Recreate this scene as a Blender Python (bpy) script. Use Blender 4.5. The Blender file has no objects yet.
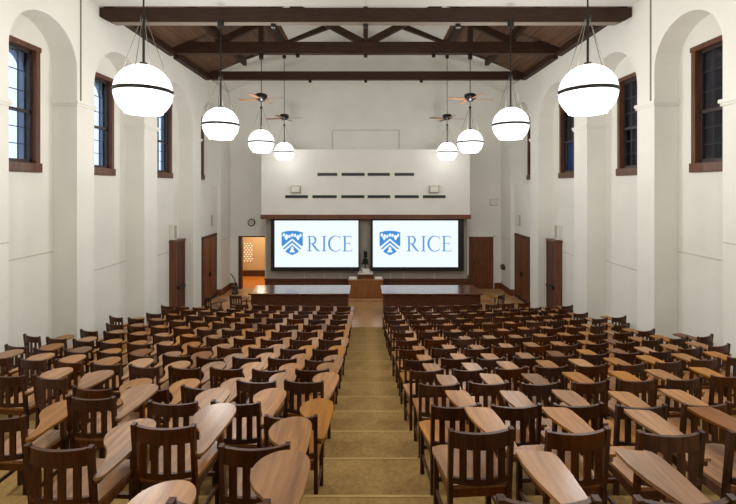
import bpy, bmesh, math, random
from mathutils import Vector, Matrix
random.seed(11)
PI = math.pi
SC = bpy.context.scene
COL = SC.collection
R = math.radians

# ------------------------------------------------------------------ camera, world, exposure
CAMZ = 4.5
cam_d = bpy.data.cameras.new('camera'); cam = bpy.data.objects.new('camera', cam_d); COL.objects.link(cam)
cam.location = (0, 0, CAMZ); cam.rotation_euler = (PI/2, 0, 0)
cam_d.sensor_width = 36; cam_d.lens = 420*36/736
cam_d.shift_x = 2.3/736; cam_d.shift_y = -65/736
cam_d.clip_start = 0.05; cam_d.clip_end = 300
SC.camera = cam
w = bpy.data.worlds.new('world'); SC.world = w; w.use_nodes = True
bgn = w.node_tree.nodes['Background']
bgn.inputs[0].default_value = (0.68, 0.80, 1.0, 1); bgn.inputs[1].default_value = .75
SC.view_settings.view_transform = 'Standard'; SC.view_settings.look = 'None'
SC.view_settings.gamma = 1; SC.view_settings.use_curve_mapping = False
SC.view_settings.exposure = 1.0
GLOBE = 158      # watts of the bulb in each globe
SCREEN = 0.53

# ------------------------------------------------------------------ materials
def lin(c):
    return tuple(((v/255)/12.92 if v/255 <= .04045 else ((v/255+.055)/1.055)**2.4) for v in c)
def mat(name, rgb, rough=.6, metal=0, spec=.5, noise=0, nscale=6, emit=None, es=0, bump=0, rand=0, coat=0):
    m = bpy.data.materials.new(name); m.use_nodes = True
    nt = m.node_tree; b = nt.nodes['Principled BSDF']
    c = lin(rgb)
    b.inputs['Base Color'].default_value = (*c, 1); b.inputs['Roughness'].default_value = rough
    b.inputs['Metallic'].default_value = metal; b.inputs['Specular IOR Level'].default_value = spec
    b.inputs['Coat Weight'].default_value = coat; b.inputs['Coat Roughness'].default_value = .12
    if emit:
        b.inputs['Emission Color'].default_value = (*lin(emit), 1); b.inputs['Emission Strength'].default_value = es
    if noise or bump:
        tc = nt.nodes.new('ShaderNodeTexCoord'); n = nt.nodes.new('ShaderNodeTexNoise')
        n.inputs['Scale'].default_value = nscale; n.inputs['Detail'].default_value = 5
        nt.links.new(tc.outputs['Object'], n.inputs['Vector'])
        if noise:
            r = nt.nodes.new('ShaderNodeValToRGB')
            r.color_ramp.elements[0].position = .3; r.color_ramp.elements[1].position = .7
            r.color_ramp.elements[0].color = (*[v*(1-noise) for v in c], 1)
            r.color_ramp.elements[1].color = (*[min(1, v*(1+noise)) for v in c], 1)
            nt.links.new(n.outputs['Fac'], r.inputs['Fac']); nt.links.new(r.outputs['Color'], b.inputs['Base Color'])
        if bump:
            bp = nt.nodes.new('ShaderNodeBump'); bp.inputs['Strength'].default_value = bump
            nt.links.new(n.outputs['Fac'], bp.inputs['Height']); nt.links.new(bp.outputs['Normal'], b.inputs['Normal'])
    return m
def wood(name, dark, light, rough=.45, scale=(30, 3, 30), rand=0, coat=0, spec=.5, old=0):
    """streaky grain along local y; rand = tone difference from object to object"""
    m = bpy.data.materials.new(name); m.use_nodes = True
    nt = m.node_tree; b = nt.nodes['Principled BSDF']; N = nt.nodes.new; L = nt.links.new
    tc = N('ShaderNodeTexCoord'); mp = N('ShaderNodeMapping'); mp.inputs['Scale'].default_value = scale
    oi = N('ShaderNodeObjectInfo')
    ad = N('ShaderNodeVectorMath'); ad.operation = 'ADD'
    mu = N('ShaderNodeMath'); mu.operation = 'MULTIPLY'; mu.inputs[1].default_value = 40
    L(oi.outputs['Random'], mu.inputs[0]); L(tc.outputs['Object'], mp.inputs['Vector'])
    L(mp.outputs['Vector'], ad.inputs[0]); L(mu.outputs[0], ad.inputs[1])
    n = N('ShaderNodeTexNoise'); n.inputs['Scale'].default_value = 1; n.inputs['Detail'].default_value = 4
    L(ad.outputs[0], n.inputs['Vector'])
    r = N('ShaderNodeValToRGB'); r.color_ramp.elements[0].position = .3; r.color_ramp.elements[1].position = .72
    r.color_ramp.elements[0].color = (*lin(dark), 1); r.color_ramp.elements[1].color = (*lin(light), 1)
    L(n.outputs['Fac'], r.inputs['Fac'])
    out = r.outputs['Color']
    if rand:
        hs = N('ShaderNodeHueSaturation')
        for inp, lo, hi in (('Value', 1-rand, 1+rand*.8), ('Saturation', .82, 1.15)):
            mr = N('ShaderNodeMapRange'); mr.inputs['To Min'].default_value = lo; mr.inputs['To Max'].default_value = hi
            if inp == 'Saturation':
                fr = N('ShaderNodeMath'); fr.operation = 'MULTIPLY'; fr.inputs[1].default_value = 17.3
                f2 = N('ShaderNodeMath'); f2.operation = 'FRACT'
                L(oi.outputs['Random'], fr.inputs[0]); L(fr.outputs[0], f2.inputs[0]); L(f2.outputs[0], mr.inputs['Value'])
            else: L(oi.outputs['Random'], mr.inputs['Value'])
            L(mr.outputs['Result'], hs.inputs[inp])
        L(out, hs.inputs['Color']); out = hs.outputs['Color']
    if old:      # one board in ten is old and weathered
        gt = N('ShaderNodeMath'); gt.operation = 'GREATER_THAN'; gt.inputs[1].default_value = .9
        f3 = N('ShaderNodeMath'); f3.operation = 'MULTIPLY'; f3.inputs[1].default_value = 7.13
        f4 = N('ShaderNodeMath'); f4.operation = 'FRACT'
        L(oi.outputs['Random'], f3.inputs[0]); L(f3.outputs[0], f4.inputs[0]); L(f4.outputs[0], gt.inputs[0])
        mx = N('ShaderNodeMix'); mx.data_type = 'RGBA'; mx.blend_type = 'MULTIPLY'
        L(gt.outputs[0], mx.inputs[0]); L(out, mx.inputs[6]); mx.inputs[7].default_value = (old, old*.85, old*.8, 1); out = mx.outputs[2]
    L(out, b.inputs['Base Color'])
    b.inputs['Roughness'].default_value = rough; b.inputs['Specular IOR Level'].default_value = spec
    b.inputs['Coat Weight'].default_value = coat; b.inputs['Coat Roughness'].default_value = .15
    return m
M = {}
M['plaster'] = mat('cream_plaster', (222, 220, 212), .85, noise=.03, nscale=1.2, spec=.2)
M['ceil'] = mat('ceiling_plaster', (220, 218, 212), .9, noise=.02, nscale=1, spec=.2)
M['groove'] = mat('plaster_joint', (192, 188, 176), .9)
M['conduit'] = mat('grey_joint', (120, 116, 106), .8)
M['carpet'] = mat('olive_carpet', (150, 121, 74), .95, noise=.16, nscale=26, bump=.25, spec=.1)
M['carpet_edge'] = mat('carpet_nosing', (172, 144, 92), .95, spec=.1)
M['floor'] = wood('stage_floor_wood', (166, 124, 82), (196, 150, 102), .3, (1.2, 7, 1), coat=.15)
M['deck'] = wood('roof_deck_wood', (64, 42, 26), (104, 72, 46), .7, (14, .6, 14))
M['beam'] = wood('dark_beam_wood', (36, 21, 12), (60, 36, 21), .6, (3, 20, 20), spec=.3)
M['door'] = wood('door_wood', (84, 46, 25), (118, 68, 38), .4, (14, 14, 1.6))
M['doordark'] = wood('dark_door_wood', (62, 33, 18), (88, 50, 29), .65, (14, 14, 1.6))
M['trim'] = wood('window_wood', (70, 40, 24), (104, 62, 38), .45, (12, 12, 2))
M['sash'] = mat('dark_sash', (44, 36, 34), .5)
M['lead'] = mat('window_bar', (52, 52, 58), .5)
M['pale'] = mat('weathered_beam_edge', (128, 116, 104), .7)  # paler tone imitating light on the underside of the nearest beam
M['stone'] = mat('blue_grey_stone', (120, 132, 150), .9)
M['bench'] = wood('bench_wood', (66, 36, 20), (92, 52, 30), .4, (5, 5, 14))
M['benchtop'] = wood('bench_top_wood', (84, 48, 30), (112, 68, 46), .22, (2, 14, 2), coat=.6)
M['desk'] = wood('desk_wood', (122, 72, 36), (152, 94, 50), .4, (12, 12, 2))
M['board'] = mat('taupe_board', (158, 150, 138), .8, noise=.05, nscale=3)
M['black'] = mat('matte_black', (14, 15, 20), .5)
M['blackgloss'] = mat('black_plastic', (20, 20, 22), .3)
M['metal'] = mat('dark_metal', (38, 34, 32), .4, .5)
M['wire'] = mat('steel_wire', (120, 116, 110), .4, .6)
M['white'] = mat('white_plastic', (216, 212, 200), .5)
M['grey'] = mat('grey_plastic', (168, 164, 154), .5)
M['blade'] = wood('fan_blade_wood', (130, 88, 58), (160, 112, 78), .5, (4, 4, 4))
M['blind'] = mat('dark_blind', (50, 44, 46), .7)
M['nightblue'] = mat('blue_leaded_pane', (38, 74, 128), .3, noise=.6, nscale=16)
M['warmwall'] = mat('tan_corridor_wall', (214, 182, 132), .8)
M['orange'] = mat('orange_corridor_floor', (206, 128, 48), .4)
def opal(name):
    # opal glass: glows itself and lets part of the bulb's light through
    m = bpy.data.materials.new(name); m.use_nodes = True; nt = m.node_tree; nt.nodes.clear()
    o = nt.nodes.new('ShaderNodeOutputMaterial'); mx = nt.nodes.new('ShaderNodeMixShader'); t = nt.nodes.new('ShaderNodeBsdfTransparent'); e = nt.nodes.new('ShaderNodeEmission')
    e.inputs[0].default_value = (1, .985, .955, 1); e.inputs[1].default_value = 1.6; mx.inputs[0].default_value = .5
    nt.links.new(t.outputs[0], mx.inputs[1]); nt.links.new(e.outputs[0], mx.inputs[2]); nt.links.new(mx.outputs[0], o.inputs[0]); return m
M['globe'] = opal('lit_opal_glass')
M['globe2'] = mat('lit_opal_rim', (200, 200, 200), .3, emit=(255, 250, 240), es=.25)
M['led'] = mat('white_light_hole', (255, 250, 235), .5, emit=(255, 250, 235), es=.6)  # glow that imitates dots of light on the corridor wall
M['screen'] = mat('lit_screen', (10, 10, 10), .4, emit=(236, 247, 253), es=SCREEN)
M['blue'] = mat('lit_screen_blue', (5, 10, 20), .4, emit=(58, 138, 208), es=SCREEN)
M['lblue'] = mat('lit_screen_letter_blue', (5, 10, 20), .4, emit=(80, 148, 208), es=SCREEN)
M['clockface'] = mat('clock_face', (196, 186, 160), .5)
M['brown'] = mat('dark_brown_plastic', (58, 36, 26), .5)
M['chdark'] = wood('dark_walnut', (50, 25, 11), (80, 43, 20), .42, (30, 30, 5), rand=.3, spec=.3)
M['chmid'] = wood('walnut_edge', (76, 42, 20), (112, 66, 33), .42, (30, 30, 5), rand=.4, spec=.3)
M['seat'] = wood('seat_wood', (124, 78, 36), (174, 120, 62), .4, (26, 2.5, 26), rand=.28, coat=.12, spec=.35)
M['tablet'] = wood('tablet_wood', (122, 80, 37), (168, 116, 59), .4, (26, 2.5, 26), rand=.22, coat=.12, spec=.35, old=.5)
g = bpy.data.materials.new('window_glass'); g.use_nodes = True
gb = g.node_tree.nodes['Principled BSDF']; gb.inputs['Transmission Weight'].default_value = 1
gb.inputs['Roughness'].default_value = .05; gb.inputs['IOR'].default_value = 1.02
gb.inputs['Base Color'].default_value = (.9, .95, 1, 1); M['glass'] = g
M['frost'] = mat('daylit_backdrop_wall', (226, 234, 246), .9)

# ------------------------------------------------------------------ helpers
def box(bm, x0, x1, y0, y1, z0, z1, mtx=None, mi=0):
    P = [Vector(p) for p in ((x0,y0,z0),(x1,y0,z0),(x1,y1,z0),(x0,y1,z0),(x0,y0,z1),(x1,y0,z1),(x1,y1,z1),(x0,y1,z1))]
    if mtx: P = [mtx @ p for p in P]
    v = [bm.verts.new(p) for p in P]
    for f in ((3,2,1,0),(4,5,6,7),(0,1,5,4),(1,2,6,5),(2,3,7,6),(3,0,4,7)):
        fc = bm.faces.new([v[i] for i in f]); fc.material_index = mi
def bar(bm, a, b, wd, ht, up=Vector((0, 0, 1)), mi=0):
    a = Vector(a); b = Vector(b); d = b-a; L = d.length; d.normalize()
    s = d.cross(up)
    if s.length < 1e-4: s = Vector((1, 0, 0))
    s.normalize(); u = s.cross(d)
    mt = Matrix(((s.x, d.x, u.x, a.x), (s.y, d.y, u.y, a.y), (s.z, d.z, u.z, a.z), (0, 0, 0, 1)))
    box(bm, -wd/2, wd/2, 0, L, -ht/2, ht/2, mt, mi)
def rod(bm, a, b, r, seg=8, r2=None):
    a = Vector(a); b = Vector(b); d = b-a
    q = d.to_track_quat('Z', 'Y').to_matrix().to_4x4(); q.translation = (a+b)/2
    bmesh.ops.create_cone(bm, cap_ends=True, segments=seg, radius1=r, radius2=r if r2 is None else r2, depth=d.length, matrix=q)
def lathe(bm, prof, seg=32, c=(0, 0, 0), mi=0):
    rings = []
    for r, z in prof:
        rings.append([bm.verts.new((c[0]+r*math.cos(2*PI*k/seg), c[1]+r*math.sin(2*PI*k/seg), c[2]+z)) for k in range(seg)])
    for i in range(len(rings)-1):
        for k in range(seg):
            f = bm.faces.new((rings[i][k], rings[i][(k+1) % seg], rings[i+1][(k+1) % seg], rings[i+1][k])); f.material_index = mi; f.smooth = True
    return rings
def prism(bm, pts, z0, z1):
    """outline in xy extruded in z"""
    a = [bm.verts.new((x, y, z0)) for x, y in pts]; b = [bm.verts.new((x, y, z1)) for x, y in pts]
    bm.faces.new(a[::-1]); bm.faces.new(b); n = len(pts)
    for i in range(n): bm.faces.new((a[i], a[(i+1) % n], b[(i+1) % n], b[i]))
def obj(name, bm, m, parent=None, bevel=0, smooth=False, kind=None):
    bmesh.ops.recalc_face_normals(bm, faces=bm.faces[:])
    me = bpy.data.meshes.new(name); bm.to_mesh(me); bm.free()
    for k in (m if isinstance(m, list) else [m]): me.materials.append(k)
    if smooth:
        for p in me.polygons: p.use_smooth = True
    o = bpy.data.objects.new(name, me); COL.objects.link(o)
    if parent: o.parent = parent
    if bevel:
        md = o.modifiers.new('bevel', 'BEVEL'); md.width = bevel; md.segments = 2; md.limit_method = 'ANGLE'
    if kind: o['kind'] = kind
    return o
def thing(name, label, cat, loc=(0, 0, 0), rz=0, group=None):
    o = bpy.data.objects.new(name, None); COL.objects.link(o); o.empty_display_size = .1
    o.location = loc; o.rotation_euler = (0, 0, rz); o['label'] = label; o['category'] = cat
    if group: o['group'] = group
    return o
def boxes(name, lst, m, parent=None, bevel=0, kind=None):
    bm = bmesh.new()
    for b in lst: box(bm, *b)
    return obj(name, bm, m, parent, bevel, kind=kind)
def S(x0, x1, s):
    return (x0*s, x1*s) if s > 0 else (x1*s, x0*s)
def shell(name, loc=(0, 0, 0)):
    o = bpy.data.objects.new(name, None); COL.objects.link(o); o.location = loc; o['kind'] = 'structure'; return o

# ------------------------------------------------------------------ floor: terraces and stage
H = {-3: 1.6, -2: 1.86, -1: 2.12, 0: 2.38, 1: 2.64, 2: 2.87, 3: 3.09, 4: 3.31, 5: 3.49, 6: 3.65, 7: 3.80, 8: 3.94, 9: 4.08, 10: 4.22, 11: 4.40, 12: 4.485}
D = {-3: .35, -2: 1.2, -1: 2.39}
for n in range(0, 13): D[n] = 3.24+.85*n
def kk(n): return 0 if n <= 1 else (.012 if n == 2 else .017)
def edge(n, x): return D[n]+kk(n)*x*x
bm = bmesh.new(); bn = bmesh.new()
xs = [-6.5+i*.5 for i in range(27)]
for n in range(-3, 13):
    z = CAMZ-H[n]; zn = CAMZ-H[n+1] if n < 12 else 0
    for i in range(len(xs)-1):
        xa, xb = xs[i], xs[i+1]
        ya0 = edge(n-1, xa) if n > -3 else -3.5; yb0 = edge(n-1, xb) if n > -3 else -3.5
        ya, yb = edge(n, xa), edge(n, xb)
        A = [bm.verts.new(p) for p in ((xa, ya0, z), (xb, yb0, z), (xb, yb, z), (xa, ya, z))]
        bm.faces.new(A)
        B = [bm.verts.new(p) for p in ((xa, ya, z), (xb, yb, z), (xb, yb, zn), (xa, ya, zn))]
        bm.faces.new(B)
        if abs(xa+xb) < 1.2 and n < 12:
            C_ = [bn.verts.new(p) for p in ((xa, ya-.022, z+.003), (xb, yb-.022, z+.003), (xb, yb+.004, z+.003), (xa, ya+.004, z+.003))]
            bn.faces.new(C_)
            C_ = [bn.verts.new(p) for p in ((xa, ya+.004, z+.003), (xb, yb+.004, z+.003), (xb, yb+.004, z-.03), (xa, ya+.004, z-.03))]
            bn.faces.new(C_)
bmesh.ops.remove_doubles(bm, verts=bm.verts[:], dist=1e-5)
terr = obj('floor', bm, M['carpet'], kind='structure')
obj('nosing', bn, M['carpet_edge'], terr)
boxes('floor', [(-6.7, 6.7, 13.42, 18.7, -.15, 0)], M['floor'], kind='structure')
boxes('floor', [(-4.9, 4.9, 16.45, 18.3, 0.001, .1)], M['floor'], bevel=.01, kind='structure')

# ------------------------------------------------------------------ walls and arcades
PIERS = [(-3.5, 7.06), (8.73, 9.28), (11.38, 12.09), (14.6, 15.3), (17.4, 18.7)]
CAPZ = [5.97, 6.30, 6.20, 6.25, 6.30]
SPR = [6.93, 6.72, 6.54, 6.74]
TOP = 8.65
WINS = [(7.30, 8.37), (9.76, 10.83), (13.0, 14.07), (15.8, 16.85)]
WZ0, WZ1 = 4.97, 7.24
names = {-1: 'left', 1: 'right'}
for s in (-1, 1):
    bm = bmesh.new()
    for (a, b) in PIERS: box(bm, *S(6.0, 6.5, s), a, b, 0, TOP)
    for i in range(4):
        a, b = PIERS[i][1], PIERS[i+1][0]; yc = (a+b)/2; r = (b-a)/2; n = 24
        for k in range(n):
            t0, t1 = PI-PI*k/n, PI-PI*(k+1)/n
            y0, z0 = yc+r*math.cos(t0), SPR[i]+r*math.sin(t0); y1, z1 = yc+r*math.cos(t1), SPR[i]+r*math.sin(t1)
            v = [bm.verts.new((X*s, y, z)) for X in (6.0, 6.5) for (y, z) in ((y0, z0), (y1, z1), (y1, TOP), (y0, TOP))]
            for f in ((0, 1, 2, 3), (7, 6, 5, 4), (0, 4, 5, 1)): bm.faces.new([v[q] for q in f])
    wl = obj('wall_'+names[s], bm, M['plaster'], kind='structure')
    # outer wall with window openings
    bm = bmesh.new(); prev = -3.5
    for (a, b) in WINS:
        box(bm, *S(6.5, 6.75, s), prev, a, 0, TOP)
        box(bm, *S(6.5, 6.75, s), a, b, 0, WZ0); box(bm, *S(6.5, 6.75, s), a, b, WZ1, TOP); prev = b
    box(bm, *S(6.5, 6.75, s), prev, 18.9, 0, TOP)
    box(bm, *S(6.15, 6.5, s), 15.3, 17.4, 0, 4.6)
    obj('outer_wall', bm, M['plaster'], wl)
    # capitals
    for i, (a, b) in enumerate(PIERS):
        z = CAPZ[i]; a2 = max(a, 4); b2 = min(b, 17.95)
        bm = bmesh.new()
        box(bm, *S(5.955, 6.5, s), a2-.045, b2+.045, z-.06, z); box(bm, *S(5.975, 6.5, s), a2-.025, b2+.025, z-.11, z-.06)
        obj('capital', bm, M['plaster'], wl)
    # thin joints in the plaster
    bm = bmesh.new()
    for (a, b, z) in ((7.06, 8.73, 3.16), (9.28, 11.38, 2.5), (12.09, 13.85, 2.36)): box(bm, *S(6.494, 6.5, s), a, b, z-.012, z+.012)
    box(bm, *S(5.994, 6.0, s), 17.4, 18.6, 2.28, 2.3); box(bm, *S(5.994, 6.0, s), 5, 7.06, 3.56, 3.58)
    obj('joint', bm, M['groove'], wl)
    boxes('conduit', [(*S(5.985, 6.0, s), 8.82, 8.85, 6.3, TOP)], M['conduit'], wl)
boxes('wall_front', [(-7.6, -5.62, 18.6, 18.8, 0, 12), (-5.62, -4.46, 18.6, 18.8, 2.33, 12), (-4.46, 4.53, 18.6, 18.8, 0, 12),
                     (4.53, 5.68, 18.6, 18.8, 2.33, 12), (5.68, 7.6, 18.6, 18.8, 0, 12)], M['plaster'], kind='structure')
boxes('wall_back', [(-7, 7, -3.7, -3.5, 0, 9)], M['plaster'], kind='structure')
# panel frame high on the far wall
trim = boxes('trim_1', [(-1.5, 1.5, 18.57, 18.6, 7.0, 7.03), (-1.5, -1.45, 18.57, 18.6, 6.1, 7.0), (1.45, 1.5, 18.57, 18.6, 6.1, 7.0)], M['groove'], kind='structure')
# ceiling: flat plaster in front of the first truss, pitched roof behind it
SL = .42
boxes('ceiling', [(-6.6, 6.6, -3.6, 9.44, 8.56, 8.7)], M['ceil'], kind='structure')
boxes('trim_2', [(-.008, .008, 4, 9.44, 8.555, 8.56)], M['groove'], kind='structure')
def roof(name, x0, x1, y0, y1, m, s):
    za, zb = TOP+SL*(6.2-x0), TOP+SL*(6.2-x1)
    bm = bmesh.new()
    v = [bm.verts.new((X*s, y, z+dz)) for dz in (0, .08) for (X, z) in ((x0, za), (x1, zb)) for y in (y0, y1)]
    for f in ((0, 1, 3, 2), (4, 6, 7, 5), (0, 2, 6, 4), (1, 5, 7, 3), (0, 4, 5, 1), (2, 3, 7, 6)): bm.faces.new([v[q] for q in f])
    return obj(name, bm, m, kind='structure')
for s in (-1, 1):
    roof('ceiling', 2.9, 6.75, 9.5, 16.0, M['deck'], s); roof('ceiling', 0, 2.9, 9.5, 16.0, M['ceil'], s)
    roof('ceiling', 0, 6.75, 16.0, 18.7, M['ceil'], s)
boxes('wall_gable', [(-6.7, 6.7, 9.3, 9.43, 8.62, 11.6)], M['plaster'], kind='structure')

# ------------------------------------------------------------------ baseboards
for s in (-1, 1):
    boxes('baseboard_'+names[s], [(*S(5.96, 6.0, s), 17.35, 18.6, 0, .26), (*S(5.68, 5.96, s), 18.56, 18.6, 0, .26), (*S(6.0, 6.15, s), 17.36, 17.4, 0, .26)],
          M['door'], kind='structure')

# ------------------------------------------------------------------ windows
wi = 0
for s in (-1, 1):
    for i, (a, b) in enumerate(WINS):
        wi += 1
        root = shell('window_%d' % wi, (6.5*s, (a+b)/2, WZ0)); hw = (b-a)/2; hh = WZ1-WZ0
        def lb(x0, x1, y0, y1, z0, z1): return (*S(x0, x1, s), y0, y1, z0, z1)
        cw = .1
        boxes('window_frame', [lb(-.02, .12, -hw-.0, -hw+cw, -.02, hh), lb(-.02, .12, hw-cw, hw+.0, -.02, hh), lb(-.03, .12, -hw-.02, hw+.02, hh-.07, hh+.03)], M['trim'], root, .006)
        boxes('window_sill', [lb(-.05, .12, -hw-.02, hw+.02, -.18, -.0)], M['trim'], root, .01)
        y0, y1 = -hw+cw, hw-cw; mz = hh*.44
        boxes('sash', [lb(.08, .14, y0, y0+.05, 0, hh-.07), lb(.08, .14, y1-.05, y1, 0, hh-.07), lb(.08, .14, y0, y1, 0, .07),
                       lb(.08, .15, y0, y1, mz-.03, mz+.03), lb(.08, .14, y0, y1, hh-.13, hh-.07)], M['sash'], root)
        bars = [lb(.1, .12, q-.008, q+.008, .05, hh-.1) for q in (y0+(y1-y0)/3, y0+2*(y1-y0)/3)]
        bars += [lb(.1, .12, y0, y1, q-.008, q+.008) for q in (mz*.36, mz*.68, mz+(hh-mz)*.3, mz+(hh-mz)*.6)]
        boxes('glazing_bars', bars, M['lead'], root)
        if s < 0:
            boxes('pane', [lb(.125, .13, y0, y1, .03, hh-.1)], M['glass'], root)
            # masonry arch outside the glass
            bm = bmesh.new(); r = (y1-y0)/2-.04; n = 16; zc = hh-.12-r
            for k in range(n):
                t0, t1 = PI-PI*k/n, PI-PI*(k+1)/n
                pts = ((r*math.cos(t0), zc+r*math.sin(t0)), (r*math.cos(t1), zc+r*math.sin(t1)), (r*math.cos(t1)*1.2, hh), (r*math.cos(t0)*1.2, hh))
                v = [bm.verts.new((X*s, y, z)) for X in (.2, .3) for y, z in pts]
                for f in ((0, 1, 2, 3), (7, 6, 5, 4), (0, 4, 5, 1)): bm.faces.new([v[q] for q in f])
            box(bm, *S(.2, .3, s), r, hw, -.2, hh); box(bm, *S(.2, .3, s), -hw, -r, -.2, hh)
            obj('outer_arch', bm, M['stone'], root)
        else:
            boxes('pane', [lb(.125, .13, y0, y1, .03, hh-.1)], M['glass'], root)
            lo = .0 if i == 0 else mz+.05
            bm = bmesh.new(); n = 20
            if i == 0:
                for k in range(n): 
                    z = .03+(hh-.1)*k/n; box(bm, *S(.16, .175, s), y0, y1, z, z+(hh-.1)/n-.012)
                box(bm, *S(.18, .19, s), y0, y1, 0, hh)
            else:
                for k in range(8):
                    q = y0+(y1-y0)*k/8; box(bm, *S(.16, .17+.012*(k % 2), s), q, q+(y1-y0)/8-.006, lo, hh-.07)
                box(bm, *S(.19, .2, s), -hw, hw, lo, hh)
            obj('blind', bm, M['blind'], root)
            boxes('outer_shade', [lb(.24, .25, -hw, hw, -.02, hh)], M['nightblue' if i == 2 else 'blind'], root)

# ------------------------------------------------------------------ doors
def door_set(k, s, y0, y1, X, h):
    root = shell('door_%d' % k, (X*s, (y0+y1)/2, 0)); hw = (y1-y0)/2
    def lb(x0, x1, a, b, z0, z1): return (*S(x0, x1, s), a, b, z0, z1)
    boxes('door_frame', [lb(-.04, 0, -hw, -hw+.07, 0, h), lb(-.04, 0, hw-.07, hw, 0, h), lb(-.05, 0, -hw, hw, h-.09, h)], M['doordark'], root, .005)
    for q in (-1, 1):
        a, b = (-hw+.07, -.005) if q < 0 else (.005, hw-.07)
        leaf = boxes('door_leaf', [lb(-.02, 0, a, b, 0.02, h-.09)], M['door'], root)
        pl = []
        for z0, z1 in ((.25, .95), (1.1, 1.75), (1.85, h-.22)):
            pl += [lb(-.032, -.02, a+.1, b-.1, z0, z1)]
        boxes('door_panel', pl, M['door'], leaf, .012)
        boxes('kick_plate', [lb(-.026, -.02, a+.02, b-.02, .03, .14)], M['black'], leaf)
        boxes('door_handle', [lb(-.07, -.02, -.06*1 if q < 0 else .03, -.03 if q < 0 else .06, 1.0, 1.15)], M['metal'], leaf)
door_set(1, -1, 15.72, 17.25, 6.15, 2.62); door_set(2, 1, 15.72, 17.25, 6.15, 2.62)
for k, s in ((3, -1), (4, 1)):
    root = shell('door_%d' % k, (6.5*s, 14.15, .1))
    def lb(x0, x1, a, b, z0, z1): return (*S(x0, x1, s), a, b, z0, z1)
    boxes('door_frame', [lb(-.24, 0, -.27, -.22, 0, 2.55), lb(-.26, 0, -.3, .42, 2.55, 2.62), lb(-.24, 0, .37, .42, 0, 2.55)], M['door'], root, .005)
    leaf = boxes('door_leaf', [lb(-.22, -.17, -.22, .37, 0, 2.55)], M['doordark'], root)
    boxes('push_bar', [lb(-.3, -.26, -.16, .32, 1.0, 1.07), lb(-.26, -.22, -.16, -.1, 1.0, 1.07), lb(-.26, -.22, .26, .32, 1.0, 1.07)], M['blackgloss'], leaf)
# far wall door on the right
root = shell('door_5', (5.105, 18.6, 0)); hw = .575
boxes('door_frame', [(-hw-.05, -hw+.03, -.04, .1, 0, 2.36), (hw-.03, hw+.05, -.04, .1, 0, 2.36), (-hw-.05, hw+.05, -.04, .1, 2.3, 2.38)], M['plaster'], root)
leaf = boxes('door_leaf', [(-hw+.03, hw-.03, 0.0, .1, -.02, 2.3)], M['door'], root)
boxes('door_panel', [(-.42, .42, -.012, 0, .2, 1.05), (-.42, .42, -.012, 0, 1.25, 2.15)], M['door'], leaf, .01)
bm = bmesh.new(); bmesh.ops.create_uvsphere(bm, u_segments=12, v_segments=8, radius=.035, matrix=Matrix.Translation((.0, -.04, 1.15)))
obj('door_knob', bm, M['wire'], leaf)
# open doorway on the left with the warm corridor beyond
root = shell('door_6', (-5.04, 18.6, 0)); hw = .58
boxes('door_frame', [(-hw, -hw+.12, -.05, .2, 0, 2.33), (-hw, hw, -.03, .2, 2.28, 2.33)], M['doordark'], root)
boxes('wall_corridor', [(-7.6, -3.2, 21.2, 21.3, 0, 3), (-7.7, -7.6, 18.8, 21.3, 0, 3), (-3.2, -3.1, 18.8, 21.3, 0, 3), (-7.7, -3.1, 18.8, 21.3, 3, 3.1)], M['warmwall'], kind='structure')
boxes('floor', [(-7.7, -3.1, 18.7, 21.3, -.1, -.001)], M['orange'], kind='structure')
boxes('baseboard_corridor', [(-7.6, -3.2, 21.15, 21.2, .02, .3)], M['bench'], kind='structure')
bm = bmesh.new()  # pattern of light dots imitated by small glowing squares, no lamp
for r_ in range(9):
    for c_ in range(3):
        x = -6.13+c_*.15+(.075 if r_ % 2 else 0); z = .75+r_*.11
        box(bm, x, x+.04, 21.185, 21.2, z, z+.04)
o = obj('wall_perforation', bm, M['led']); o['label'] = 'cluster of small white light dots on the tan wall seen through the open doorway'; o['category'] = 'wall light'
ld = bpy.data.lights.new('corridor_lamp', 'POINT'); ld.energy = 42; ld.color = (1, .93, .82); ld.shadow_soft_size = .2
lo = bpy.data.objects.new('corridor_lamp', ld); COL.objects.link(lo); lo.location = (-5.0, 20.0, 2.75)

# ------------------------------------------------------------------ bulkhead above the screens, board wall and wainscot
bk = boxes('wall_bulkhead', [(-4.31, 4.31, 17.35, 18.6, 3.36, 6.05)], M['plaster'], kind='structure')
boxes('trim_3', [(-4.34, 4.34, 17.3, 17.5, 3.18, 3.36)], M['door'], bevel=.01, kind='structure')
bd = boxes('wall_board', [(-4.22, 4.3, 17.8, 18.6, .6, 3.2)], M['board'], kind='structure')
boxes('joint', [(x-.012, x+.012, 17.79, 17.8, .6, 1.1) for x in (-2.6, -1.75, -1.05, 1.05, 1.6, 2.9)], M['groove'], bd)
boxes('trim_4', [(-4.26, 4.5, 17.76, 18.6, 0, .6), (-4.28, 4.5, 17.72, 18.6, .57, .62)], M['bench'], kind='structure')
def vent(x0, x1, z, lab):
    t = thing('air_vent', lab, 'vent', ((x0+x1)/2, 17.35, z), group='slot vents on the white bulkhead'); h = (x1-x0)/2
    boxes('frame', [(-h, h, -.012, 0, .065, .09), (-h, h, -.012, 0, -.09, -.065), (-h, -h+.03, -.012, 0, -.06, .06), (h-.03, h, -.012, 0, -.065, .065)], M['white'], t)
    boxes('grille', [(-h+.03, h-.03, -.004, 0, -.06, .06)]+[(-h+.03+k*(2*h-.06)/16, -h+.045+k*(2*h-.06)/16, -.011, -.004, -.06, .06) for k in range(0, 16, 2)], M['black'], t)
ups = [(316.7, 338), (340.8, 365.3), (366.9, 390.5), (393.8, 414.8)]
lows = [(284.5, 308.7), (311.7, 337.5), (340.5, 365.2), (366.8, 391), (394, 419.5), (422, 446.3)]
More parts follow.
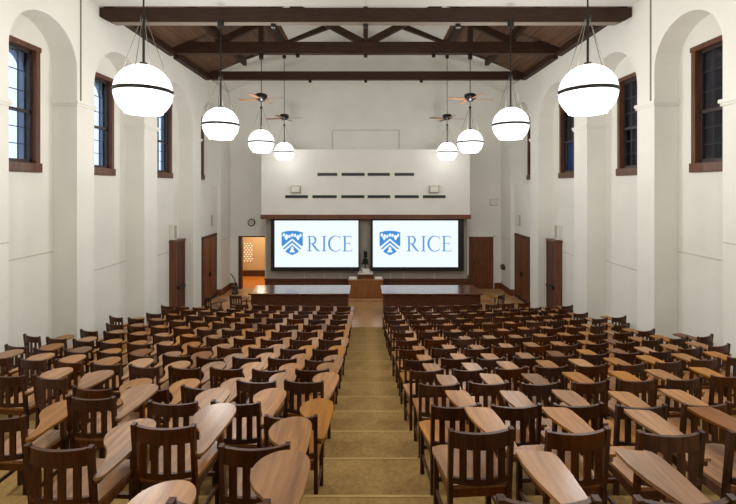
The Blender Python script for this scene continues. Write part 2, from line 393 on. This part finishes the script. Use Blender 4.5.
ordi = ['leftmost', 'second from left', 'third from left', 'fourth from left', 'fifth from left', 'rightmost']
for k, (a, b) in enumerate(ups):
    vent((a-365.7)*17.35/420, (b-365.7)*17.35/420, 5.02, 'dark slot vent, %s of the four in the upper row on the bulkhead' % (ordi[k] if k < 3 else 'rightmost'))
for k, (a, b) in enumerate(lows):
    vent((a-365.7)*17.35/420, (b-365.7)*17.35/420, 4.10, 'dark slot vent, %s of the six in the lower row on the bulkhead' % ordi[k])
for s, lab in ((-1, 'left'), (1, 'right')):
    cx = -2.88 if s < 0 else 2.81
    t = thing('wall_speaker', 'small grey speaker box at the %s end above the lower vents' % lab, 'speaker', (cx, 17.35, 4.40))
    boxes('housing', [(-.2, .2, -.16, 0, -.13, .16)], M['grey'], t, .01)
    boxes('grille', [(-.16, .16, -.17, -.16, -.1, .12)], M['white'], t)

# ------------------------------------------------------------------ projection screens with crest and lettering
def strip(bm, pts, wds, y=0):
    """ribbon along pts in the xz plane"""
    n = len(pts); L_ = []; R_ = []
    for i in range(n):
        a = Vector(pts[max(0, i-1)]); b = Vector(pts[min(n-1, i+1)]); d = (b-a).normalized(); nn = Vector((-d.y, d.x))*wds[i]/2; p = Vector(pts[i])
        L_.append(p+nn); R_.append(p-nn)
    for i in range(n-1): poly(bm, [L_[i], L_[i+1], R_[i+1], R_[i]], y)
def poly(bm, pts, y=0, th=.004):
    a = [bm.verts.new((p[0], y, p[1])) for p in pts]; b = [bm.verts.new((p[0], y-th, p[1])) for p in pts]
    bm.faces.new(a); bm.faces.new(b[::-1]); n = len(pts)
    for i in range(n): bm.faces.new((a[i], a[(i+1) % n], b[(i+1) % n], b[i]))
def rect(bm, x0, x1, z0, z1, ox, oz, sx, sz): poly(bm, [(ox+x0*sx, oz+z0*sz), (ox+x1*sx, oz+z0*sz), (ox+x1*sx, oz+z1*sz), (ox+x0*sx, oz+z1*sz)])
def letter(bm, ch, ox, oz, hgt):
    T = lambda pts: [(ox+x*hgt, oz+z*hgt) for x, z in pts]
    rr = lambda x0, x1, z0, z1: rect(bm, x0, x1, z0, z1, ox, oz, hgt, hgt)
    if ch == 'I':
        rr(.1, .22, 0, 1); rr(0, .32, 0, .045); rr(0, .32, .955, 1)
    if ch == 'E':
        rr(.1, .22, 0, 1); rr(0, .62, .955, 1); rr(0, .66, 0, .045); rr(.2, .52, .5, .54); rr(.59, .62, .84, 1); rr(.63, .66, 0, .19); rr(.49, .52, .42, .62)
    if ch == 'R':
        rr(.1, .22, 0, 1); rr(0, .32, 0, .045); rr(0, .3, .955, 1)
        c = [(.22, .975)]+[(.36+.22*math.sin(t), .735+.235*math.cos(t)) for t in [PI*k/12 for k in range(13)]]+[(.22, .5)]
        wd = [.045]+[.05+.08*math.sin(PI*k/12) for k in range(13)]+[.045]
        strip(bm, T(c), [q*hgt for q in wd])
        strip(bm, T([(.36, .5), (.5, .32), (.66, .12), (.78, .03), (.88, .02)]), [q*hgt for q in (.12, .13, .12, .08, .03)])
    if ch == 'C':
        c = []; wd = []
        for k in range(25):
            t = R(48+264*k/24); c.append((.5+.46*math.cos(t), .5+.5*math.sin(t))); wd.append(.045+.1*max(0, -math.cos(t))**1.3)
        strip(bm, T(c), [q*hgt for q in wd]); rr(.79, .82, .78, .97); rr(.79, .82, .1, .22)
def screen(fx0, fx1, ix0, ix1, shx, shw, tx0, tx1, lab):
    yd = 17.5; z0f, z1f, z0i, z1i = 1.0, 3.17, 1.165, 3.10
    t = thing('projection_screen', lab, 'screen', ((fx0+fx1)/2, yd, z0f)); ox = -(fx0+fx1)/2
    boxes('frame', [(fx0+ox, fx1+ox, 0, .06, 0, z1f-z0f)], M['black'], t, .004)
    boxes('display', [(ix0+ox, ix1+ox, -.01, 0, z0i-z0f, z1i-z0f)], M['screen'], t)
    # crest
    sc = shw; cx = shx+ox; cz = 1.66-z0f; hh = 1.02
    def sh(sx, k=1.0):
        return [(cx-sx, cz+hh*.93), (cx-sx*.5, cz+hh*.985), (cx, cz+hh), (cx+sx*.5, cz+hh*.985), (cx+sx, cz+hh*.93), (cx+sx, cz+hh*.42), (cx+sx*.82, cz+hh*.25), (cx+sx*.5, cz+hh*.1), (cx, cz), (cx-sx*.5, cz+hh*.1), (cx-sx*.82, cz+hh*.25), (cx-sx, cz+hh*.42)]
    bm = bmesh.new(); poly(bm, sh(sc), -.011); crest = obj('crest', bm, M['blue'], t)
    bm = bmesh.new()
    for dz, wv in ((.60, .085), (.42, .085)):
        q = cz+dz*hh; strip(bm, [(cx-sc*.93, q-.30*hh), (cx, q+.04*hh), (cx+sc*.93, q-.30*hh)], [wv, wv, wv], -.017)
    obj('chevron', bm, M['screen'], crest)
    bm = bmesh.new()
    for k in range(7):     # the birds' and lamp's pale marks along the top
        x = cx+sc*(-.78+.26*k); q = cz+hh*(.80+.035*math.cos(k*1.9))
        poly(bm, [(x-.045, q-.06), (x+.03, q-.075), (x+.055, q+.02), (x+.02, q+.075), (x-.03, q+.05), (x-.05, q+.01)], -.017)
    for x in (cx-sc*.55, cx+sc*.55): poly(bm, [(x-.07, cz+hh*.70), (x+.0, cz+hh*.60), (x+.07, cz+hh*.70), (x+.06, cz+hh*.78), (x-.06, cz+hh*.78)], -.017)
    poly(bm, [(cx-.11, cz+.12), (cx+.11, cz+.12), (cx+.09, cz+.2), (cx+.05, cz+.22), (cx+.06, cz+.3), (cx, cz+.36), (cx-.06, cz+.3), (cx-.05, cz+.22), (cx-.09, cz+.2)], -.017)
    obj('emblem_marks', bm, M['screen'], crest)
    bm = bmesh.new(); wds = {'R': .88, 'I': .32, 'C': .84, 'E': .66}; gap = .14
    tot = sum(wds.values())+3*gap; hgt = .64; scx = (tx1-tx0)/(tot*hgt); x = 0
    for ch in 'RICE':
        letter(bm, ch, x*hgt, 1.82-z0f, hgt); x += wds[ch]+gap
    for v in bm.verts: v.co.x = v.co.x*scx+tx0+ox; v.co.y -= .011
    obj('lettering', bm, M['lblue'], t)
K = 17.49/420
px = lambda a: (a-365.7)*K
screen(px(270.8), px(359.3), px(274.6), px(358.3), px(292.2), 10.6*K, px(307.2), px(352), 'left projection screen with blue shield and RICE, black strip down its left edge')
screen(px(370.6), px(464), px(372.9), px(458), px(389.9), 10.4*K, px(406.7), px(451.2), 'right projection screen with blue shield and RICE, wide black border on its right')

# ------------------------------------------------------------------ benches and desk
for s, lab in ((-1, 'left'), (1, 'right')):
    t = thing('lecture_bench', 'long dark wood bench with glossy top on the %s of the aisle, below the screens' % lab, 'bench', (2.26*s, 14.8, 0), group=None)
    boxes('bench_top', [(-1.72, 1.72, -.62, .62, .85, .90)], M['benchtop'], t, .008)
    boxes('body', [(-1.64, 1.64, -.52, .52, 0, .85)], M['bench'], t)
    boxes('front_panel', [(-1.64, 1.64, -.54, -.52, .04, .82)], M['bench'], t, .004)
t = thing('instructor_desk', 'light brown wooden desk standing on the platform between the two screens', 'desk', (0, 16.55, .1))
boxes('body', [(-.68, .68, 0, .8, 0, .70)], M['desk'], t, .004)
boxes('desk_top', [(-.7, .7, -.03, .83, .70, .735)], M['desk'], t, .004)
boxes('control_box', [(-.3, .3, .25, .6, .735, .90)], M['bench'], t, .004)
for s, lab in ((-1, 'left'), (1, 'right')):
    o = boxes('paper_stack', [(*S(.36, .66, s), 16.65, 17.0, .837, .875)], M['white'], bevel=.004); o['label'] = 'white papers lying on the %s side of the wooden desk' % lab; o['category'] = 'paper'
t = thing('equipment_tray', 'pale tray of equipment and cables on top of the desk', 'equipment', (0, 16.98, 1.0))
boxes('tray', [(-.3, .28, -.16, .16, 0, .03)], M['white'], t)
boxes('device', [(-.14, .16, -.1, .1, .03, .17)], M['white'], t, .02)
boxes('cable_box', [(-.27, -.17, -.08, .08, .03, .1), (.18, .26, -.08, .08, .03, .1)], M['grey'], t)
t = thing('document_camera', 'black document camera standing up on the desk between the screens', 'camera', (0, 17.05, 1.17))
boxes('base', [(-.19, .12, -.06, .06, 0, .04)], M['grey'], t, .01)
bm = bmesh.new(); 
v = [bm.verts.new(p) for p in ((-.17, -.05, .2), (.12, -.05, .2), (.07, -.05, .44), (-.1, -.05, .44), (-.17, .05, .2), (.12, .05, .2), (.07, .05, .44), (-.1, .05, .44))]
for f in ((0, 1, 2, 3), (7, 6, 5, 4), (0, 4, 5, 1), (1, 5, 6, 2), (2, 6, 7, 3), (3, 7, 4, 0)): bm.faces.new([v[q] for q in f])
obj('lamp_hood', bm, M['blackgloss'], t)
boxes('column', [(-.04, .01, -.02, .03, .0, .5)], M['black'], t)
boxes('head', [(-.09, .07, -.08, .08, .47, .74)], M['blackgloss'], t, .02)

# ------------------------------------------------------------------ wall bits
t = thing('wall_clock', 'round clock with dark rim on the wall above the open doorway', 'clock', (-5.05, 18.6, 2.93))
bm = bmesh.new(); rod(bm, (0, 0, 0), (0, -.05, 0), .165, 28); obj('rim', bm, M['brown'], t)
bm = bmesh.new(); rod(bm, (0, -.05, 0), (0, -.056, 0), .125, 28); obj('face', bm, M['clockface'], t)
bm = bmesh.new(); bar(bm, (0, -.06, 0), (.05, -.06, .05), .014, .006); bar(bm, (0, -.06, 0), (-.08, -.06, .03), .012, .006); obj('hands', bm, M['black'], t)
t = thing('wall_box', 'small white square box on the far wall above the right door', 'box', (5.66, 18.6, 3.83))
boxes('cover', [(-.15, .15, -.06, 0, -.13, .13)], M['white'], t, .01); boxes('rim', [(-.17, .17, -.02, 0, -.15, .15)], M['grey'], t)
for s, lab in ((-1, 'left'), (1, 'right')):
    t = thing('column_speaker', 'narrow white speaker on the %s wall above the double door' % lab, 'speaker', (6.15*s, 16.75, 3.17))
    boxes('housing', [(*S(-.07, 0, s), -.07, .07, -.2, .2)], M['grey'], t, .01); boxes('grille', [(*S(-.075, -.07, s), -.05, .05, -.17, .17)], M['white'], t)
    t = thing('wall_speaker', 'white box speaker on the %s wall above the dark side door' % lab, 'speaker', (6.5*s, 14.0, 3.0))
    boxes('housing', [(*S(-.16, 0, s), -.12, .12, -.26, .26)], M['white'], t, .015); boxes('grille', [(*S(-.165, -.16, s), -.09, .09, -.22, .22)], M['grey'], t)
t = thing('wall_telephone', 'small dark brown knobbed device on the right wall beside the far door', 'device', (6.0, 18.25, 1.03))
bm = bmesh.new(); rod(bm, (0, 0, 0), (-.12, 0, 0), .13, 16, .1); obj('bell', bm, M['brown'], t); boxes('backplate', [(-.03, 0, -.2, .2, -.09, .07)], M['brown'], t)
t = thing('floor_stand', 'dark bent wand standing in a dark holder on the floor beside the doorway', 'stand', (-5.5, 17.7, 0), .2)
bm = bmesh.new(); pts = [(.02, 0, .1), (.03, 0, .35), (-.02, 0, .6), (-.14, 0, .8), (-.2, 0, .85)]
for a, b in zip(pts, pts[1:]): rod(bm, a, b, .02, 8)
obj('wand', bm, M['black'], t)
bm = bmesh.new(); lathe(bm, [(0, 0), (.15, 0), (.15, .03), (.1, .08), (.12, .3), (.0, .3)], 16); obj('holder', bm, M['black'], t)
bm = bmesh.new(); rod(bm, (-.04, -.1, .02), (-.04, -.06, .4), .025, 8); obj('silver_tube', bm, M['wire'], t)

# ------------------------------------------------------------------ trusses
def truss(y, z0, z1, th, lab, low=None, plain=False):
    t = thing('roof_truss', lab, 'truss', (0, y, z0), group=None); L_ = 5.98; h = z1-z0
    bm = bmesh.new()
    pts = [(-L_, .1), (-L_+.16, 0), (L_-.16, 0), (L_, .1), (L_, h), (-L_, h)]
    if low:  pts = [(-L_, .12), (-L_+.25, 0), (L_-.25, 0), (L_, .12), (L_, h), (-L_, h)]
    a = [bm.verts.new((x, 0, z)) for x, z in pts]; b = [bm.verts.new((x, th, z)) for x, z in pts]
    bm.faces.new(a); bm.faces.new(b[::-1])
    for i in range(6): bm.faces.new((a[i], a[(i+1) % 6], b[(i+1) % 6], b[i]))
    obj('tie_beam', bm, M['beam'], t)
    zt = lambda X: TOP+SL*(6.2-abs(X))-.16-z0
    yc = th/2+.02
    for x in (-2.1, 0, 2.1):
        bm = bmesh.new(); rod(bm, (x, yc, -.09), (x, yc, .0), .06, 10); obj('bolt', bm, M['metal'], t)
    if low: boxes('bottom_edge', [(-5.7, 5.7, .0, th, -.012, -.001)], M['pale'], t)  # thin pale strip, the lit underside put in as colour
    if not low:
        for s in (-1, 1):
            bm = bmesh.new(); bar(bm, (5.9*s, yc, h+.1), (.02*s, yc, zt(0)), .16, .22); obj('rafter', bm, M['beam'], t)
            if plain: continue
            bm = bmesh.new(); bar(bm, (.1*s, yc, h+.02), (2.3*s, yc, zt(2.3)), .14, .2); obj('brace', bm, M['beam'], t)
            bm = bmesh.new(); bar(bm, (3.22*s, yc, h-.05), (3.22*s, yc, zt(3.22)), .14, .2, Vector((0, 1, 0))); obj('post', bm, M['beam'], t)
            bm = bmesh.new(); bar(bm, (4.6*s, yc, h), (3.25*s, yc, h+.62), .12, .2); obj('brace', bm, M['beam'], t)
        if plain: return
        bm = bmesh.new(); bar(bm, (0, yc, h-.1), (0, yc, zt(0)), .14, .2, Vector((0, 1, 0))); obj('king_post', bm, M['beam'], t)
truss(9.44, 8.21, 8.53, .18, 'nearest roof truss, dark timber beam spanning the top of the room', low=True)
truss(12.86, 8.60, 8.95, .2, 'middle roof truss of dark timber with central post and diagonal braces')
truss(15.75, 8.54, 8.84, .2, 'farthest roof truss, shortest looking dark timber beam below the ceiling', plain=True)
for s, lab in ((-1, 'left'), (1, 'right')):
    for (a, b, q) in ((9.62, 12.84, 'nearest and middle'), (13.1, 15.73, 'middle and farthest')):
        o = boxes('wall_plate', [(*S(5.82, 6.0, s), a, b, 8.5, 8.66)], M['beam']); o['label'] = 'dark timber along the top of the %s wall between %s trusses' % (lab, q); o['category'] = 'beam'
    for X in (4.6, 3.1):
        z = TOP+SL*(6.2-X)-.1; inn = 'outer' if X > 4 else 'inner'
        o = boxes('roof_purlin', [(*S(X-.07, X+.07, s), 9.5, 16.0, z-.1, z+.1)], M['beam']); o['label'] = '%s timber purlin under the %s roof slope, running between trusses' % (inn, lab); o['category'] = 'beam'

# ------------------------------------------------------------------ pendant globes and fans
XG, ZG, RG = 3.22, 5.88, .392
def pendant(s, y, ztop, lab, fan=None, power=1):
    t = thing('globe_pendant', lab, 'lamp', (XG*s, y, ZG), group='lit globe pendants')
    bm = bmesh.new(); cut = -.30
    prof = []
    for k in range(0, 25):
        a = PI/2-k*PI/24
        z = RG*math.sin(a)
        if z < cut: break
        prof.append((max(.0005, RG*math.cos(a)), z))
    rc = math.sqrt(RG*RG-cut*cut); prof.append((rc, cut)); prof.append((.0005, cut-.02))
    lathe(bm, prof, 40); obj('glass_globe', bm, M['globe'], t, smooth=True)
    ld = bpy.data.lights.new('globe_bulb', 'POINT'); ld.energy = GLOBE*power; ld.color = (1, .985, .955); ld.shadow_soft_size = .28
    lo = bpy.data.objects.new('globe_bulb', ld); COL.objects.link(lo); lo.parent = t
    bm = bmesh.new(); lathe(bm, [(rc+.004, cut+.012), (rc+.012, cut), (rc+.004, cut-.012)], 40); obj('bottom_rim', bm, M['globe2'], t)
    bm = bmesh.new(); lathe(bm, [(RG-.002, -.024), (RG+.012, -.024), (RG+.012, .024), (RG-.002, .024)], 40); obj('band', bm, M['metal'], t)
    zr = 1.07
    bm = bmesh.new(); rod(bm, (0, 0, RG-.01), (0, 0, zr), .018, 8); rod(bm, (0, 0, zr), (0, 0, ztop-ZG), .012, 8); rod(bm, (0, 0, RG-.02), (0, 0, RG+.03), .05, 12); obj('stem', bm, M['metal'], t)
    for k in range(4):
        a = R(8+90*k)
        bm = bmesh.new(); rod(bm, (RG*math.cos(a), RG*math.sin(a), 0.01), (.03*math.cos(a), .03*math.sin(a), zr), .005, 5); obj('suspension_wire', bm, M['wire'], t)
    bm = bmesh.new(); rod(bm, (0, 0, zr-.03), (0, 0, zr+.03), .04, 10); obj('hanger_ring', bm, M['metal'], t)
    bm = bmesh.new(); rod(bm, (0, 0, ztop-ZG-.16), (0, 0, ztop-ZG), .07, 12); obj('canopy', bm, M['metal'], t)
    if fan:
        f = thing('ceiling_fan', fan, 'fan', (XG*s, y, ZG+1.37), R(12*s), group='ceiling fans')
        bm = bmesh.new(); lathe(bm, [(.02, -.1), (.1, -.1), (.11, -.05), (.17, -.04), (.18, .0), (.18, .09), (.14, .12), (.02, .12)], 24); obj('motor', bm, M['blackgloss'], f)
        for k in range(4):
            a = k*PI/2; mt = Matrix.Rotation(a, 4, 'Z') @ Matrix.Translation((0, 0, -.04)) @ Matrix.Rotation(R(9), 4, 'X')
            bm = bmesh.new(); box(bm, .16, .74, -.06, .06, -.006, .006, mt); obj('blade', bm, M['blade'], f)
for s, lab in ((-1, 'left'), (1, 'right')):
    pendant(s, 6.09, 8.56, 'largest lit white globe pendant, nearest on the %s' % lab)
    pendant(s, 9.33, 8.21, 'lit globe pendant second from the camera on the %s, hung from the nearest truss' % lab)
    pendant(s, 12.95, 8.60, 'lit globe pendant under a fan on the %s, third from the camera' % lab, 'larger ceiling fan on the %s, above the third globe' % lab)
    pendant(s, 16.6, 9.75, 'smallest lit globe pendant on the %s, farthest from the camera' % lab, 'smaller ceiling fan on the %s, above the farthest globe' % lab, .11)
    # unseen globes added above and behind the camera to light the near rows
    for y in (2.85, -.4):
        pendant(s, y, 8.56, 'lit globe pendant of the %s row above and behind the camera' % lab, power=.8 if y > 0 else .3)

# ------------------------------------------------------------------ tablet-arm chairs
def arcx(x, hw, bow): return -bow*(1-(x/hw)**2)
def curved(bm, hw, z0, z1, th, bow, n=8, y=0, lean=0):
    pts = [-hw+2*hw*i/n for i in range(n+1)]; V = []
    for x in pts:
        yy = y+arcx(x, hw, bow); V.append([bm.verts.new((x, yy-th/2+lean*z0, z0)), bm.verts.new((x, yy+th/2+lean*z0, z0)), bm.verts.new((x, yy+th/2+lean*z1, z1)), bm.verts.new((x, yy-th/2+lean*z1, z1))])
    for i in range(n):
        for q in range(4): bm.faces.new((V[i][q], V[i][(q+1) % 4], V[i+1][(q+1) % 4], V[i+1][q]))
    bm.faces.new(V[0]); bm.faces.new(V[-1][::-1])
def smooth_closed(pts, n=5):
    out = []; m = len(pts)
    for i in range(m):
        p0, p1, p2, p3 = [Vector(pts[(i+j-1) % m]) for j in range(4)]
        for k in range(n):
            t = k/n; q = .5*((2*p1)+(-p0+p2)*t+(2*p0-5*p1+4*p2-p3)*t*t+(-p0+3*p1-3*p2+p3)*t**3); out.append((q.x, q.y))
    return out
TAB_L = smooth_closed([(.205, .0), (.262, .0), (.285, .18), (.30, .38), (.285, .51), (.21, .575), (.11, .57), (.03, .51), (.0, .41), (.04, .31), (.13, .22), (.19, .11)])
TAB_R = [(.20, .0), (.262, .0), (.285, .18), (.29, .38), (.28, .50), (.26, .54), (.08, .565), (.07, .55), (.07, .45), (.09, .34), (.13, .22), (.17, .1)]
def make_chair(tab):
    t = thing('tablet_armchair', '', 'chair')
    def P(name, bm, m, bev=0): return obj(name, bm, m, t)
    # seat: flared, with rounded front and slight dish
    bm = bmesh.new(); prism(bm, [(-.19, .03), (.19, .03), (.225, .40), (.215, .435), (.15, .455), (-.15, .455), (-.215, .435), (-.225, .40)], .435, .46)
    P('seat', bm, M['seat'])
    bm = bmesh.new()
    box(bm, -.185, .185, .40, .42, .37, .435); box(bm, -.2, -.18, .03, .40, .37, .435); box(bm, .18, .2, .03, .40, .37, .435); box(bm, -.18, .18, .03, .05, .38, .435)
    P('seat_frame', bm, M['chmid'])
    bm = bmesh.new(); curved(bm, .188, .728, .828, .024, .042, lean=-.0)
    curved(bm, .188, .50, .54, .02, .036)
    for k in range(4):
        x = -.124+.083*k; y = arcx(x, .188, .04)
        box(bm, x-.023, x+.023, y-.007, y+.007, .535, .74)
    P('backrest', bm, M['chdark'])
    for s in (-1, 1):
        bm = bmesh.new(); bar(bm, (.195*s, .02, 0), (.193*s, .03, .44), .03, .036, Vector((0, 1, 0))); bar(bm, (.193*s, .03, .42), (.196*s, -.008, .84), .03, .034, Vector((0, 1, 0)))
        P('leg', bm, M['chdark'])
        bm = bmesh.new(); bar(bm, (.195*s, .405, 0), (.195*s, .405, .44), .034, .034, Vector((0, 1, 0))); P('leg', bm, M['chdark'])
        bm = bmesh.new(); bar(bm, (.195*s, .03, .17), (.195*s, .40, .17), .018, .03); P('stretcher', bm, M['chmid'])
    bm = bmesh.new(); bar(bm, (-.19, .405, .24), (.19, .405, .24), .018, .03); P('stretcher', bm, M['chmid'])
    bm = bmesh.new(); prism(bm, [(x, y*1.06) for x, y in tab], .642, .662); P('writing_tablet', bm, M['tablet'])
    bm = bmesh.new(); bar(bm, (.225, .37, .43), (.225, .37, .642), .035, .035, Vector((0, 1, 0))); bar(bm, (.225, .0, .627), (.225, .45, .627), .03, .03); bar(bm, (.215, .37, .627), (.10, .46, .632), .03, .02)
    P('arm_support', bm, M['chmid'])
    return t
proto = {-1: make_chair(TAB_L), 1: make_chair(TAB_R)}
used = set()
def place(side, X, y, z, rz, label):
    p = proto[side]
    if side not in used: used.add(side); r = p
    else:
        r = p.copy(); COL.objects.link(r)
        for ch in list(p.children):
            c = ch.copy(); COL.objects.link(c); c.parent = r
    r.location = (X, y, z); r.rotation_euler = (0, 0, rz); r['label'] = label; r['category'] = 'chair'
    r['group'] = 'wooden tablet-arm chairs in terraced rows'
ORD = ['first', 'second', 'third', 'fourth', 'fifth', 'sixth', 'seventh', 'eighth', 'ninth', 'tenth', 'eleventh', 'twelfth']
def rowname(n):
    if n <= 5: return ['bottom row of the picture', 'second row from picture bottom', 'third row from picture bottom', 'fourth row from picture bottom', 'fifth row from picture bottom', 'sixth row from picture bottom', 'seventh row from picture bottom'][n+1]
    return ['row nearest the stage', 'second row from stage', 'third row from stage', 'fourth row from stage', 'fifth row from stage', 'sixth row from stage', 'seventh row from stage'][12-n]
def from_px(n, x, y):
    d = 420*(H[n]-.83)/(y-187); return (x-365.7)*d/420, d
EXPL = {
 (-1, -1): [('w', -.60, 1.72), ('w', -1.11, 1.48), ('w', -1.62, 1.38)],
 (-1, 0): [(255, 445), (164, 425), (60, 446), (-36, 446)],
 (-1, 1): [(291, 416), (236, 402), (173, 402), ('w', -2.36, 3.62), ('w', -2.89, 3.32)],
 (-1, 2): [(304, 381), (256.5, 381), (201, 387), (148, 389), (93, 388), (50, 377), (8, 375)],
 (1, -1): [('w', .755, 1.74), ('w', 1.32, 1.74), ('w', 1.86, 1.74)],
 (1, 0): [(481, 429.5), (577.5, 430), (670, 432), ('w', 2.5, 2.68)],
 (1, 1): [(456, 405), (516, 405), (578, 404), (641, 405.5), (706, 403.5), ('w', 3.38, 3.5)],
}
ang = lambda X: (.04 if X > 0 else .05)*X
for side in (-1, 1):
    for n in range(-1, 13):
        lst = []
        if (side, n) in EXPL:
            for e in EXPL[(side, n)]:
                lst.append((e[1], e[2]) if e[0] == 'w' else from_px(n, e[0], e[1]))
        else:
            x0, pitch = (.76, .53) if side > 0 else (.67, .53)
            k = 0
            while True:
                X = x0+pitch*k; k += 1
                if X > 6.2: break
                lst.append((X*side+random.uniform(-.01, .01), D[n-1]+.25+kk(n)*X*X+random.uniform(-.025, .025)))
        seat_no = 0
        for (X, y) in lst:
            y = max(y, edge(n-1, X)+.07); y = min(y, edge(n, X)-.46) if n > -1 else y
            if abs(X)*420/y > 400: continue
            if abs(X) > 5.6 and any(a-.55 < y < b+.1 for a, b in PIERS): continue
            if abs(X) > 5.75 and y > 13.2: continue
            if n == 12 and (X < -4.2 or X > 5.3): continue
            lab = 'wooden tablet-arm chair, %s from aisle on its %s, %s' % (ORD[seat_no], 'left' if side < 0 else 'right', rowname(n))
            seat_no += 1
            rz = ang(X)*(0.6 if n < 2 else 1)+random.uniform(-.07, .07)
            if n >= 3 and abs(X) > 5.5: rz = ang(X)*1.1+random.uniform(0, .12)*(1 if X > 0 else -1)
            place(side, X, y, CAMZ-H[n], rz, lab)
# stray chairs beyond the last row, by the wooden doors
place(-1, -5.28, 14.0, 0, -.7, 'loose wooden chair standing in front of the left rows, turned toward the stage centre')
place(-1, -4.4, 14.2, 0, -.15, 'loose wooden chair ahead of the left rows, beside a more turned loose chair')
place(1, 4.62, 14.3, 0, .75, 'loose turned wooden chair in front of the right rows, near the right double door')
